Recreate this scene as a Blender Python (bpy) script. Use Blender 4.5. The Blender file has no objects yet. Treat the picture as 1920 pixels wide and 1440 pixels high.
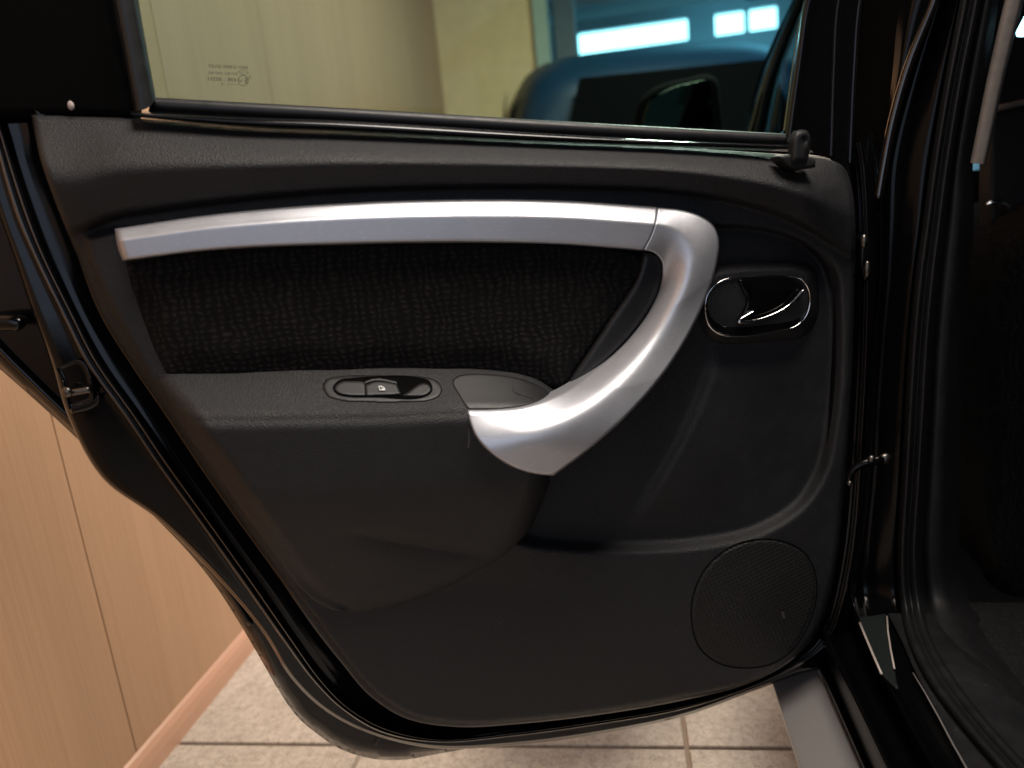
import bpy, bmesh, math, random
import numpy as np
from mathutils import Matrix, Vector
random.seed(4)
scene = bpy.context.scene
COL = scene.collection

# ------------------------------------------------------------------ camera
F = 1350.0                                   # focal length in photo pixels (1920 wide)
_Y = np.array([185., 330., -F]); _Y /= np.linalg.norm(_Y)
_Z = -np.array([612., -5866., -F]); _Z -= _Z.dot(_Y)*_Y; _Z /= np.linalg.norm(_Z)
_X = np.cross(_Y, _Z)
M = np.array([_X, _Y, _Z])                   # camera axes -> world
C = np.array([0., -.85, 1.0])
cd = bpy.data.cameras.new('camera'); cam = bpy.data.objects.new('camera', cd); COL.objects.link(cam)
cam.matrix_world = Matrix([list(M[i]) + [C[i]] for i in range(3)] + [[0, 0, 0, 1]])
cd.sensor_width = 36; cd.lens = 36*F/1920; cd.clip_start = .02; cd.clip_end = 200
cd.dof.use_dof = True; cd.dof.focus_distance = .93; cd.dof.aperture_fstop = 2.5
scene.camera = cam
scene.view_settings.view_transform = 'Standard'
scene.view_settings.look = 'None'
scene.view_settings.exposure = 0
scene.view_settings.gamma = 1

# ------------------------------------------------------------------ world and lamps
w = bpy.data.worlds.new("World"); scene.world = w; w.use_nodes = True
w.node_tree.nodes['Background'].inputs[0].default_value = (.10, .10, .115, 1)
w.node_tree.nodes['Background'].inputs[1].default_value = .12

def area(name, loc, target, sx, sy, power, col, spread=180):
    l = bpy.data.lights.new(name, 'AREA'); l.shape = 'RECTANGLE'; l.size = sx; l.size_y = sy
    l.energy = power; l.color = col; l.spread = math.radians(spread)
    o = bpy.data.objects.new(name, l); COL.objects.link(o); o.location = loc
    d = Vector(target) - Vector(loc); o.rotation_euler = d.to_track_quat('-Z', 'Y').to_euler()
    return o
WARM = (1, .90, .80); WARM2 = (1, .84, .68); COOL = (.66, .78, 1.0)
area('ceiling_lamp', (.28, -.40, 2.7), (-.1, -.1, .8), 1.1, .8, 60, WARM)
area('ceiling_lamp_rear', (.60, 1.9, 2.7), (-.3, 1.9, 0), .25, .25, 102, WARM2)
area('showroom_window_light', (-.4, -3.8, 1.9), (0, 0, .8), 4.4, 2.6, 36, COOL)
area('hall_light', (2.2, 6.6, 4.3), (2.0, 6.4, .6), 3.4, 2, 330, (.26, .70, 1.0), 110)
area('parked_car_fill', (2.3, 1.4, 3.2), (.9, 3.0, 1.1),   .8, .8, 9, (.25, .62, 1.0), 50)  # added fill aimed at the parked car's near end, not a real fixture

# ------------------------------------------------------------------ materials
def new_mat(name, col=(.5, .5, .5), rough=.5, metal=0., spec=.5, coat=0.):
    m = bpy.data.materials.new(name); m.use_nodes = True
    b = m.node_tree.nodes['Principled BSDF']
    b.inputs['Base Color'].default_value = (*col, 1); b.inputs['Roughness'].default_value = rough
    b.inputs['Metallic'].default_value = metal; b.inputs['Specular IOR Level'].default_value = spec
    b.inputs['Coat Weight'].default_value = coat; b.inputs['Coat Roughness'].default_value = .03
    return m
def nd(m, t, **kw):
    n = m.node_tree.nodes.new(t)
    for k, v in kw.items(): setattr(n, k, v)
    return n
def lk(m, a, b): m.node_tree.links.new(a, b)
def bsdf(m): return m.node_tree.nodes['Principled BSDF']
def coords(m, scale=(1, 1, 1), rot=(0, 0, 0)):
    tc = nd(m, 'ShaderNodeTexCoord'); mp = nd(m, 'ShaderNodeMapping')
    mp.inputs['Scale'].default_value = scale; mp.inputs['Rotation'].default_value = rot
    lk(m, tc.outputs['Object'], mp.inputs[0]); return mp.outputs[0]
def noise(m, vec, scale, detail=3, rough=.55):
    n = nd(m, 'ShaderNodeTexNoise'); n.inputs['Scale'].default_value = scale
    n.inputs['Detail'].default_value = detail; n.inputs['Roughness'].default_value = rough
    lk(m, vec, n.inputs['Vector']); return n.outputs['Fac']
def ramp(m, fac, stops):
    r = nd(m, 'ShaderNodeValToRGB'); el = r.color_ramp.elements
    while len(el) < len(stops): el.new(.5)
    for e, (p, c) in zip(el, stops): e.position = p; e.color = (*c, 1) if len(c) == 3 else c
    lk(m, fac, r.inputs[0]); return r.outputs[0]
def bump(m, h, strength, dist):
    b = nd(m, 'ShaderNodeBump'); b.inputs['Strength'].default_value = strength; b.inputs['Distance'].default_value = dist
    lk(m, h, b.inputs['Height']); lk(m, b.outputs[0], bsdf(m).inputs['Normal'])

def plastic(name, col, rough, grain=.5, gscale=780, scuff=.35):
    m = new_mat(name, col, rough, 0, .36); v = coords(m)
    vo = nd(m, 'ShaderNodeTexVoronoi'); vo.inputs['Scale'].default_value = gscale; lk(m, v, vo.inputs['Vector'])
    vo.feature = 'SMOOTH_F1'; vo.inputs['Smoothness'].default_value = .6
    bump(m, vo.outputs['Distance'], grain, .0007)
    n = noise(m, v, 7, 6, .65)
    n2 = noise(m, v, 55, 4, .7)
    mx = nd(m, 'ShaderNodeMath', operation='MULTIPLY'); lk(m, n, mx.inputs[0]); lk(m, n2, mx.inputs[1])
    r = ramp(m, mx.outputs[0], [(.12, (rough-.06,)*3), (.40, (rough+.10,)*3)])
    lk(m, r, bsdf(m).inputs['Roughness'])
    c = ramp(m, mx.outputs[0], [(.15, tuple(x*(1-scuff*.4) for x in col)), (.42, tuple(x*(1+scuff) for x in col))])
    sp = nd(m, 'ShaderNodeTexVoronoi'); sp.inputs['Scale'].default_value = 62; lk(m, v, sp.inputs['Vector'])
    sx = nd(m, 'ShaderNodeSeparateColor'); lk(m, sp.outputs['Color'], sx.inputs[0])
    g1 = nd(m, 'ShaderNodeMath', operation='GREATER_THAN'); lk(m, sx.outputs[0], g1.inputs[0]); g1.inputs[1].default_value = .95
    g2 = nd(m, 'ShaderNodeMath', operation='LESS_THAN'); lk(m, sp.outputs['Distance'], g2.inputs[0]); g2.inputs[1].default_value = .045
    g3 = nd(m, 'ShaderNodeMath', operation='MULTIPLY'); lk(m, g1.outputs[0], g3.inputs[0]); lk(m, g2.outputs[0], g3.inputs[1])
    mx2 = nd(m, 'ShaderNodeMix', data_type='RGBA'); lk(m, g3.outputs[0], mx2.inputs[0]); lk(m, c, mx2.inputs[6]); mx2.inputs[7].default_value = (.13, .12, .11, 1)
    lk(m, mx2.outputs[2], bsdf(m).inputs['Base Color'])
    return m
TRIM = plastic('grained_charcoal_plastic', (.0122, .0124, .0138), .53, .95)
TRIM_SOFT = plastic('soft_charcoal_plastic', (.010, .010, .011), .56, .35)
TRIM_SMOOTH = plastic('smooth_dark_plastic', (.012, .012, .013), .42, .12)
GREY_TRIM = plastic('pale_grey_pillar_plastic', (.13, .115, .105), .6, .3)
RUBBER = plastic('black_rubber', (.011, .011, .012), .42, .15)
def paint():
    m = new_mat('black_car_paint', (.002, .002, .0024), .10, 0, .38, 0)
    v = coords(m); n = noise(m, v, 9, 5, .7)
    r = ramp(m, n, [(.40, (.07,)*3), (.72, (.22,)*3)]); lk(m, r, bsdf(m).inputs['Roughness'])
    d = noise(m, v, 700, 2, .6)
    c = ramp(m, d, [(.0, (.003, .003, .0035)), (.72, (.003, .003, .0035)), (.80, (.05, .048, .045))])
    lk(m, c, bsdf(m).inputs['Base Color']); return m
PAINT = paint()
FLANGE = new_mat('brown_lit_black_paint', (.006, .004, .003), .22, 0, .8, .8)  # brown tint and extra gloss stand in for warm wall light on black
DIMPAINT = new_mat('dimmed_black_car_paint', (.002, .002, .0022), .2, 0, .22)  # the black car paint dimmed, as shade where pillar and sill mirror dark surroundings
def silver():
    m = new_mat('satin_silver_paint', (.52, .535, .58), .38, .7)
    v = coords(m); n = noise(m, v, 1500, 2, .5); bump(m, n, .18, .0003)
    s = noise(m, v, 14, 6, .7); r = ramp(m, s, [(.35, (.37,)*3), (.7, (.48,)*3)]); lk(m, r, bsdf(m).inputs['Roughness'])
    v2 = coords(m, (60, 500, 500), (0, .5, .3)); s2 = noise(m, v2, 1, 2, .5)
    c = ramp(m, s2, [(.0, (.50, .51, .55)), (.62, (.53, .54, .58)), (.74, (.60, .61, .64))]); lk(m, c, bsdf(m).inputs['Base Color'])
    return m
SILVER = silver()
SILL_SILVER = new_mat('brushed_silver_plastic', (.42, .40, .39), .34, .55)
def fabric():
    m = new_mat('black_knit_fabric', (.008, .0075, .0075), .95, 0, .2)
    bsdf(m).inputs['Sheen Weight'].default_value = .0
    v = coords(m, (1, 1, 1), (0, 0, 0))
    wn = nd(m, 'ShaderNodeTexNoise'); wn.inputs['Scale'].default_value = 34; wn.inputs['Detail'].default_value = 3; lk(m, v, wn.inputs['Vector'])
    wm = nd(m, 'ShaderNodeVectorMath', operation='MULTIPLY_ADD'); lk(m, wn.outputs['Color'], wm.inputs[0]); wm.inputs[1].default_value = (.022, .022, .010); lk(m, v, wm.inputs[2]); v = wm.outputs[0]
    a = nd(m, 'ShaderNodeTexWave'); a.bands_direction = 'X'; a.inputs['Scale'].default_value = 34; a.inputs['Distortion'].default_value = 3.2; a.inputs['Detail Scale'].default_value = 1.6
    b = nd(m, 'ShaderNodeTexWave'); b.bands_direction = 'Z'; b.inputs['Scale'].default_value = 46; b.inputs['Distortion'].default_value = 3.6; b.inputs['Detail Scale'].default_value = 1.4
    lk(m, v, a.inputs['Vector']); lk(m, v, b.inputs['Vector'])
    n = noise(m, v, 42, 3, .7)
    bb_ = nd(m, 'ShaderNodeMath', operation='MULTIPLY_ADD'); lk(m, b.outputs['Fac'], bb_.inputs[0]); bb_.inputs[1].default_value = .62; bb_.inputs[2].default_value = .30
    x = nd(m, 'ShaderNodeMath', operation='MULTIPLY'); lk(m, a.outputs['Fac'], x.inputs[0]); lk(m, bb_.outputs[0], x.inputs[1])
    y = nd(m, 'ShaderNodeMath', operation='MULTIPLY'); lk(m, x.outputs[0], y.inputs[0]); lk(m, n, y.inputs[1])
    fb = nd(m, 'ShaderNodeTexNoise'); fb.inputs['Scale'].default_value = 900; lk(m, v, fb.inputs['Vector'])
    s = nd(m, 'ShaderNodeMath', operation='MULTIPLY_ADD'); lk(m, fb.outputs['Fac'], s.inputs[0]); s.inputs[1].default_value = .25; lk(m, y.outputs[0], s.inputs[2])
    bump(m, s.outputs[0], .8, .002)
    c = ramp(m, y.outputs[0], [(.08, (.003, .003, .003)), (.55, (.018, .0155, .014))]); lk(m, c, bsdf(m).inputs['Base Color'])
    return m
FABRIC = fabric()
CHROME = new_mat('chrome', (.9, .9, .91), .10, 1)
STEEL = new_mat('dull_zinc_steel', (.14, .13, .12), .34, 1)
GLOSS = new_mat('gloss_black_plastic', (.004, .004, .0045), .10)
WHITE = new_mat('white_print', (.75, .75, .75), .5)
MATT = new_mat('matt_black_film', (.003, .003, .003), .9, 0, .02)
MARK = new_mat('dark_glass_print', (.02, .025, .02), .6)
FILM = new_mat('clear_protection_film', (.014, .018, .017), .25)
FILM_EDGE = new_mat('film_edge_plastic', (.42, .36, .33), .4)
RED = new_mat('red_plastic', (.5, .02, .01), .4)
def glass(name, tint, refl=1.0):
    m = bpy.data.materials.new(name); m.use_nodes = True; nt = m.node_tree; nt.nodes.clear()
    o = nt.nodes.new('ShaderNodeOutputMaterial'); t = nt.nodes.new('ShaderNodeBsdfTransparent'); t.inputs[0].default_value = (*tint, 1)
    g = nt.nodes.new('ShaderNodeBsdfGlossy'); g.inputs['Roughness'].default_value = .02; g.inputs[0].default_value = (.9*refl,)*3+(1,)
    f = nt.nodes.new('ShaderNodeFresnel'); f.inputs[0].default_value = 1.5
    x = nt.nodes.new('ShaderNodeMixShader'); nt.links.new(f.outputs[0], x.inputs[0]); nt.links.new(t.outputs[0], x.inputs[1]); nt.links.new(g.outputs[0], x.inputs[2]); nt.links.new(x.outputs[0], o.inputs[0])
    return m
TINT = glass('green_tinted_glass', (.295, .465, .45), .40)
CUPGLOSS = new_mat('deep_gloss_black', (.003, .003, .003), .12, 0, .22)
DARKGLASS = new_mat('dark_vehicle_glass', (.002, .010, .022), .4, 0, .12)
def wood():
    m = new_mat('beech_laminate', (.6, .36, .2), .42)
    v = coords(m, (150, 150, 1.6)); n = noise(m, v, 1.6, 5, .62)
    v2 = coords(m, (9, 9, .35)); n2 = noise(m, v2, 1.3, 3, .5)
    c1 = ramp(m, n, [(.30, (.435, .262, .152)), (.5, (.48, .29, .17)), (.72, (.51, .313, .188))])
    c2 = ramp(m, n2, [(.3, (.91, .90, .89)), (.7, (1, 1, 1))])
    x = nd(m, 'ShaderNodeMix', data_type='RGBA', blend_type='MULTIPLY'); x.inputs[0].default_value = 1
    lk(m, c1, x.inputs[6]); lk(m, c2, x.inputs[7]); lk(m, x.outputs[2], bsdf(m).inputs['Base Color'])
    bump(m, n, .12, .0005); return m
WOOD = wood()
BASEBOARD = new_mat('rosy_beech_baseboard', (.58, .33, .22), .30)
def tile_mat():
    m = new_mat('beige_stone_tile', (.6, .5, .4), .38); v = coords(m)
    a = noise(m, v, 60, 8, .7); b = noise(m, v, 9, 4, .6); k = noise(m, v, 210, 3, .7)
    c1 = ramp(m, a, [(.30, (.44, .39, .34)), (.52, (.62, .565, .50)), (.72, (.72, .67, .60))])
    c2 = ramp(m, b, [(.3, (.86, .84, .82)), (.7, (1.04, 1.03, 1.02))]); c3 = ramp(m, k, [(.36, (.62, .59, .56)), (.46, (1, 1, 1))])
    x = nd(m, 'ShaderNodeMix', data_type='RGBA', blend_type='MULTIPLY'); x.inputs[0].default_value = 1
    y = nd(m, 'ShaderNodeMix', data_type='RGBA', blend_type='MULTIPLY'); y.inputs[0].default_value = 1
    lk(m, c1, x.inputs[6]); lk(m, c2, x.inputs[7]); lk(m, x.outputs[2], y.inputs[6]); lk(m, c3, y.inputs[7])
    lk(m, y.outputs[2], bsdf(m).inputs['Base Color']); bump(m, a, .2, .001); return m
TILE = tile_mat()
GROUT = new_mat('brown_grout', (.36, .29, .23), .9)
def plaster(name, col):
    m = new_mat(name, col, .8); v = coords(m); n = noise(m, v, 12, 5, .6)
    c = ramp(m, n, [(.3, tuple(x*.93 for x in col)), (.7, tuple(min(1, x*1.05) for x in col))]); lk(m, c, bsdf(m).inputs['Base Color']); return m
PLASTER = plaster('warm_cream_plaster', (.88, .62, .35))
PILASTER = plaster('pale_green_painted_frame', (.42, .50, .42))
HALL = plaster('pale_hall_paint', (.50, .56, .60))
def emit(name, col, s):
    m = bpy.data.materials.new(name); m.use_nodes = True; b = bsdf(m)
    b.inputs['Base Color'].default_value = (.1, .1, .1, 1); b.inputs['Emission Color'].default_value = (*col, 1); b.inputs['Emission Strength'].default_value = s; return m
DAY = emit('daylit_window_pane', (.45, .85, 1.0), 9.0)
NAVY = new_mat('dark_blue_vehicle_paint', (.006, .024, .050), .4, .0, .3, 0)
def carpet_mat():
    m = new_mat('black_ribbed_carpet', (.022, .021, .02), .95); v = coords(m)
    a = nd(m, 'ShaderNodeTexVoronoi'); a.inputs['Scale'].default_value = 130; lk(m, v, a.inputs['Vector']); bump(m, a.outputs['Distance'], 1, .006)
    c = ramp(m, a.outputs['Distance'], [(.1, (.012, .011, .010)), (.6, (.003, .003, .003))]); lk(m, c, bsdf(m).inputs['Base Color']); return m
CARPET = carpet_mat()
def grille_mat():
    m = new_mat('perforated_speaker_plastic', (.016, .016, .0165), .6, 0, .3); v = coords(m, (1, 1, 1), (0, math.radians(18), 0))
    a = nd(m, 'ShaderNodeTexWave'); a.bands_direction = 'Z'; a.inputs['Scale'].default_value = 58
    b = nd(m, 'ShaderNodeTexWave'); b.bands_direction = 'X'; b.inputs['Scale'].default_value = 58
    lk(m, v, a.inputs['Vector']); lk(m, v, b.inputs['Vector'])
    x = nd(m, 'ShaderNodeMath', operation='MULTIPLY'); lk(m, a.outputs['Fac'], x.inputs[0]); lk(m, b.outputs['Fac'], x.inputs[1])
    bump(m, x.outputs[0], .45, .001)
    c = ramp(m, x.outputs[0], [(.2, (.013, .0125, .012)), (.8, (.007, .007, .007))]); lk(m, c, bsdf(m).inputs['Base Color']); return m
GRILLE = grille_mat()

# ------------------------------------------------------------------ tracing helpers
def rays(u, v):
    u = np.asarray(u, float); v = np.asarray(v, float)
    c = np.stack([u-960, 720-v, np.full_like(u, -F)], -1)/F
    return c @ M.T
DELTA = math.radians(15)                    # the door stands open at 75 degrees
DN = np.array([-math.sin(DELTA), math.cos(DELTA), 0.])   # door normal, outward
DP = np.array([.27, .10, 0.])               # hinge point
def D(u, v, d=0.):                          # point on the plane d metres behind the door's inner face
    r = rays(u, v); t = ((DP-C) @ DN + np.asarray(d, float))/(r @ DN); return C + r*t[..., None]
def W(u, v, y):                             # point on the plane Y = y
    r = rays(u, v); t = (np.asarray(y, float)-C[1])/r[..., 1]; return C + r*t[..., None]
def ZP(u, v, z):
    r = rays(u, v); t = (np.asarray(z, float)-C[2])/r[..., 2]; return C + r*t[..., None]

def WS(u, v, y): return W(u, v, y)
def spline(pts, n=12, closed=False):
    """Centripetal-ish Catmull-Rom through pts; a third element marks a sharp corner."""
    P = [np.array(p[:2], float) for p in pts]; corner = [len(p) > 2 for p in pts]; N = len(P); out = []
    for i in range(N if closed else N-1):
        a, b = i, (i+1) % N
        p1, p2 = P[a], P[b]
        p0 = P[a-1] if (closed or a > 0) and not corner[a] else p1*2-p2
        p3 = P[(b+1) % N] if (closed or b < N-1) and not corner[b] else p2*2-p1
        L = np.linalg.norm(p2-p1)+1e-9
        d0 = np.linalg.norm(p1-p0)+1e-9; d3 = np.linalg.norm(p3-p2)+1e-9
        m1 = ((p2-p1)/L + (p1-p0)/d0)/2*L; m2 = ((p2-p1)/L + (p3-p2)/d3)/2*L
        for k in range(n):
            t = k/n; out.append((2*t**3-3*t**2+1)*p1 + (t**3-2*t**2+t)*m1 + (-2*t**3+3*t**2)*p2 + (t**3-t**2)*m2)
    if not closed: out.append(P[-1])
    return np.array(out)
def resample(c, n):
    d = np.concatenate([[0], np.cumsum(np.linalg.norm(np.diff(c, axis=0), axis=1))]); s = np.linspace(0, d[-1], n)
    return np.stack([np.interp(s, d, c[:, k]) for k in range(c.shape[1])], 1)
def sdist(U, V, poly, closed=True):
    """distance to polygon (positive inside) and nearest points; open: unsigned"""
    p = np.stack([U, V], -1).reshape(-1, 2); A = poly; B = np.roll(poly, -1, 0)
    if not closed: A = poly[:-1]; B = poly[1:]
    best = np.full(len(p), 1e18); near = np.zeros_like(p); inside = np.zeros(len(p), bool)
    for a, b in zip(A, B):
        e = b-a; L = e @ e + 1e-12; t = np.clip(((p-a) @ e)/L, 0, 1); q = a + t[:, None]*e
        dd = ((p-q)**2).sum(1); m = dd < best; best[m] = dd[m]; near[m] = q[m]
        if closed:
            c = ((a[1] > p[:, 1]) != (b[1] > p[:, 1])); den = (b[1]-a[1]) if abs(b[1]-a[1]) > 1e-12 else 1e-12
            inside ^= c & (p[:, 0] < (b[0]-a[0])*(p[:, 1]-a[1])/den + a[0])
    s = np.sqrt(best)
    if closed: s = np.where(inside, s, -s)
    return s.reshape(U.shape), near
def sstep(a, b, x):
    t = np.clip((x-a)/(b-a), 0, 1); return t*t*(3-2*t)
def yline(pts):                             # v as a function of u along a smooth line
    c = spline(pts, 10); return lambda U: np.interp(U, c[:, 0], c[:, 1])
def xline(pts):
    c = spline(pts, 10); return lambda V: np.interp(V, c[:, 1], c[:, 0])

UPV = -430.
def ext(pts):                               # carry a traced line on above the frame, in its own direction
    (u0, v0), (u1, v1) = pts[0][:2], pts[1][:2]; k = (u0-u1)/(v0-v1)
    return [(u0+k*(UPV-v0), UPV)] + list(pts)
def link(name, me, mat, parent=None, smooth=True, root=None):
    me.materials.append(mat)
    if smooth: me.polygons.foreach_set('use_smooth', [True]*len(me.polygons))
    o = bpy.data.objects.new(name, me); COL.objects.link(o)
    if parent is not None:
        o.parent = parent
        base = parent
        if parent.parent is None: o.location = -Vector(parent.location)
    return o
def mesh(name, verts, faces):
    me = bpy.data.meshes.new(name); me.from_pydata([tuple(v) for v in verts], [], [tuple(f) for f in faces]); me.update(); return me
def orient(me):
    """make face normals consistent and facing the open side (towards the viewer's side)"""
    bm = bmesh.new(); bm.from_mesh(me); bmesh.ops.recalc_face_normals(bm, faces=bm.faces); bm.to_mesh(me); bm.free(); return me

def relief(name, outline, depth, mat, parent, step=5, rim=0, drop=0., thick=.01, place=D, n=10):
    """A moulded piece: outline traced on the photo, laid on its own plane with real relief, rounded rim and thickness."""
    poly = spline(outline, n, True)
    u0, v0 = poly.min(0)-step; u1, v1 = poly.max(0)+step
    gu = np.arange(u0, u1+step, step); gv = np.arange(v0, v1+step, step)
    U, V = np.meshgrid(gu, gv); S, near = sdist(U, V, poly)
    nr, nc = U.shape
    Uc = (U[:-1, :-1]+U[1:, 1:])/2; Vc = (V[:-1, :-1]+V[1:, 1:])/2; Sc = (S[:-1, :-1]+S[1:, 1:]+S[1:, :-1]+S[:-1, 1:])/4
    keep = Sc > 0
    idx = np.arange(nr*nc).reshape(nr, nc)
    q = np.stack([idx[:-1, :-1], idx[1:, :-1], idx[1:, 1:], idx[:-1, 1:]], -1)[keep]
    cnt = np.bincount(q.ravel(), minlength=nr*nc)
    bnd = (cnt > 0) & (cnt < 4)
    Uf, Vf = U.ravel().copy(), V.ravel().copy()
    Uf[bnd] = near[bnd, 0]; Vf[bnd] = near[bnd, 1]
    Sf = S.ravel().copy(); Sf[bnd] = 0
    used = np.nonzero(cnt)[0]; remap = -np.ones(nr*nc, int); remap[used] = np.arange(len(used))
    uu, vv, ss = Uf[used], Vf[used], Sf[used]
    d = depth(uu, vv, ss) if callable(depth) else np.full(len(uu), float(depth))
    if rim: d = d + drop*(1-np.sqrt(np.clip(1-(1-np.clip(ss/rim, 0, 1))**2, 0, 1)))
    P = place(uu, vv, d); q = remap[q]
    # back skirt
    edges = {}
    for f in q:
        for a, b in ((f[0], f[1]), (f[1], f[2]), (f[2], f[3]), (f[3], f[0])):
            k = (a, b) if a < b else (b, a)
            if k in edges: edges[k] = None
            else: edges[k] = (a, b)
    be = [e for e in edges.values() if e is not None]
    bv = sorted({a for e in be for a in e}); m2 = {a: len(P)+i for i, a in enumerate(bv)}
    back = DN if place is D else (np.array([0, 1., 0]) if place in (W, WS) else np.array([0, 0, -1.]))
    P2 = P[bv] + back*thick
    faces = [tuple(int(x) for x in f) for f in q] + [(int(b), int(a), m2[a], m2[b]) for a, b in be]
    me = mesh(name, np.concatenate([P, P2]), faces)
    return link(name, me, mat, parent)

def loft(name, cols, mat, parent, place=D, nu=60, sub=3, smooth_across=True):
    """cols: list of (points[(u,v)], depth or list of depths). Curves are joined across by a smooth or straight profile."""
    rows = []
    for pts, d in cols:
        k = len(pts); dd = np.full(k, float(d)) if np.isscalar(d) else np.array(d, float)
        c = spline(pts, 8); dc = np.interp(np.arange(len(c))/8, np.arange(k), dd)
        c3 = np.column_stack([c, dc])
        # keep station correspondence: sample at equal station parameter
        t = np.linspace(0, len(c)-1, nu); rows.append(np.stack([np.interp(t, np.arange(len(c)), c3[:, j]) for j in range(3)], 1))
    A = np.array(rows)                       # cols x nu x 3
    if sub > 1:
        out = []
        n = len(A)
        for i in range(n-1):
            p0 = A[i-1] if i > 0 else 2*A[i]-A[i+1]; p3 = A[i+2] if i < n-2 else 2*A[i+1]-A[i]
            for k in range(sub):
                t = k/sub
                if smooth_across: out.append(.5*((2*A[i]) + (-p0+A[i+1])*t + (2*p0-5*A[i]+4*A[i+1]-p3)*t*t + (-p0+3*A[i]-3*A[i+1]+p3)*t**3))
                else: out.append(A[i]*(1-t)+A[i+1]*t)
        out.append(A[-1]); A = np.array(out)
    P = place(A[..., 0], A[..., 1], A[..., 2]); n, m, _ = P.shape
    idx = np.arange(n*m).reshape(n, m)
    q = np.stack([idx[:-1, :-1], idx[1:, :-1], idx[1:, 1:], idx[:-1, 1:]], -1).reshape(-1, 4)
    me = mesh(name, P.reshape(-1, 3), q.tolist())
    return link(name, me, mat, parent)

def tube(name, P, r, mat, parent, nseg=10, taper=None):
    P = np.array(P, float); n = len(P); V = []; Fc = []
    T = np.gradient(P, axis=0); T /= np.linalg.norm(T, axis=1)[:, None]
    up = np.array([0.1, -1, .3]); N = None
    for i in range(n):
        a = np.cross(T[i], up if N is None else N); a = a/np.linalg.norm(a) if N is None else a/np.linalg.norm(a)
        b = np.cross(a, T[i]); N = b
        rr = r*(taper[i] if taper is not None else 1)
        for k in range(nseg):
            t = 2*math.pi*k/nseg; V.append(P[i]+rr*(math.cos(t)*a+math.sin(t)*b))
    for i in range(n-1):
        for k in range(nseg):
            Fc.append((i*nseg+k, i*nseg+(k+1) % nseg, (i+1)*nseg+(k+1) % nseg, (i+1)*nseg+k))
    Fc.append(tuple(range(nseg))[::-1]); Fc.append(tuple((n-1)*nseg+k for k in range(nseg)))
    return link(name, orient(mesh(name, V, Fc)), mat, parent)
def box(name, lo, hi, mat, parent=None, bev=0., rz=0., pivot=None):
    bm = bmesh.new(); bmesh.ops.create_cube(bm, size=1)
    lo = Vector(lo); hi = Vector(hi); s = hi-lo; c = (hi+lo)/2
    for v in bm.verts: v.co = Vector((v.co.x*s.x, v.co.y*s.y, v.co.z*s.z)) + (c if parent is not None else Vector((0, 0, s.z/2)))
    if bev: bmesh.ops.bevel(bm, geom=list(bm.edges), offset=bev, segments=2, affect='EDGES', profile=.5)
    me = bpy.data.meshes.new(name); bm.to_mesh(me); bm.free()
    o = link(name, me, mat, parent, smooth=False)
    if parent is None: o.location = (c.x, c.y, lo.z)
    return o
def ball(name, c, r, mat, parent, sc=(1, 1, 1), seg=20):
    bm = bmesh.new(); bmesh.ops.create_uvsphere(bm, u_segments=seg, v_segments=seg//2, radius=r)
    for v in bm.verts: v.co = Vector((v.co.x*sc[0]+c[0], v.co.y*sc[1]+c[1], v.co.z*sc[2]+c[2]))
    me = bpy.data.meshes.new(name); bm.to_mesh(me); bm.free(); return link(name, me, mat, parent)
def tag(o, label=None, cat=None, group=None, kind=None):
    for k, v in (('label', label), ('category', cat), ('group', group), ('kind', kind)):
        if v: o[k] = v
    return o
def empty(name, loc):
    o = bpy.data.objects.new(name, None); COL.objects.link(o); o.location = loc; o.empty_display_size = .1; return o
def one(f, u, v, d): return f(np.array([u]), np.array([v]), d)[0]

# ------------------------------------------------------------------ setting: floor and walls
floor = mesh('floor', [(-30, -12, 0), (30, -12, 0), (30, 30, 0), (-30, 30, 0)], [(0, 1, 2, 3)])
floor = link('floor', floor, GROUT, None, False); tag(floor, 'beige stone tiled floor with brown grout joints', None, None, 'structure')
TS = .633; G = .0045
bm = bmesh.new(); bmesh.ops.create_cube(bm, size=1)
for v in bm.verts: v.co = Vector((v.co.x*(TS-2*G), v.co.y*(TS-2*G), v.co.z*.006))
bmesh.ops.bevel(bm, geom=[e for e in bm.edges if all(v.co.z > 0 for v in e.verts)], offset=.0012, segments=1, affect='EDGES')
tme = bpy.data.meshes.new('tile'); bm.to_mesh(tme); bm.free(); tme.materials.append(TILE)
XW = -.982
for i in range(-2, 5):
    for j in range(-3, 10):
        o = bpy.data.objects.new('tile', tme); COL.objects.link(o); o.parent = floor
        o.location = (.072+TS*(i+.5), .331+TS*(j+.5), .0035)
        if .072+TS*(i+.5) < XW-.3: o.location.x = XW-.3

YC = 3.85                                    # the wall's far corner
wall = empty('panelled_wall', (XW, 1.5, 0)); tag(wall, 'beech wood panelled wall running beside the open car door', 'wall')
seams = [-1.95, -1.40, -.85, -.31, .235, .79, 1.345, 1.90, 2.455, 3.01, 3.565, YC]
for a, b in zip(seams[:-1], seams[1:]):
    box('wall_panel', (XW-.018, a+.0012, .01), (XW, b-.0012, 2.6), WOOD, wall, .0008)
box('wall_core', (XW-.10, seams[0], 0), (XW-.019, YC+.1, 2.6), PLASTER, wall)
prof = [(0, 0), (.016, 0), (.016, .035), (.013, .052), (.006, .062), (0, .066)]
V = [(XW+x, y, z) for y in (seams[0], YC) for x, z in prof]; n = len(prof)
link('baseboard', orient(mesh('baseboard', V, [(i, (i+1) % n, n+(i+1) % n, n+i) for i in range(n)])), BASEBOARD, wall, False)

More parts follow.
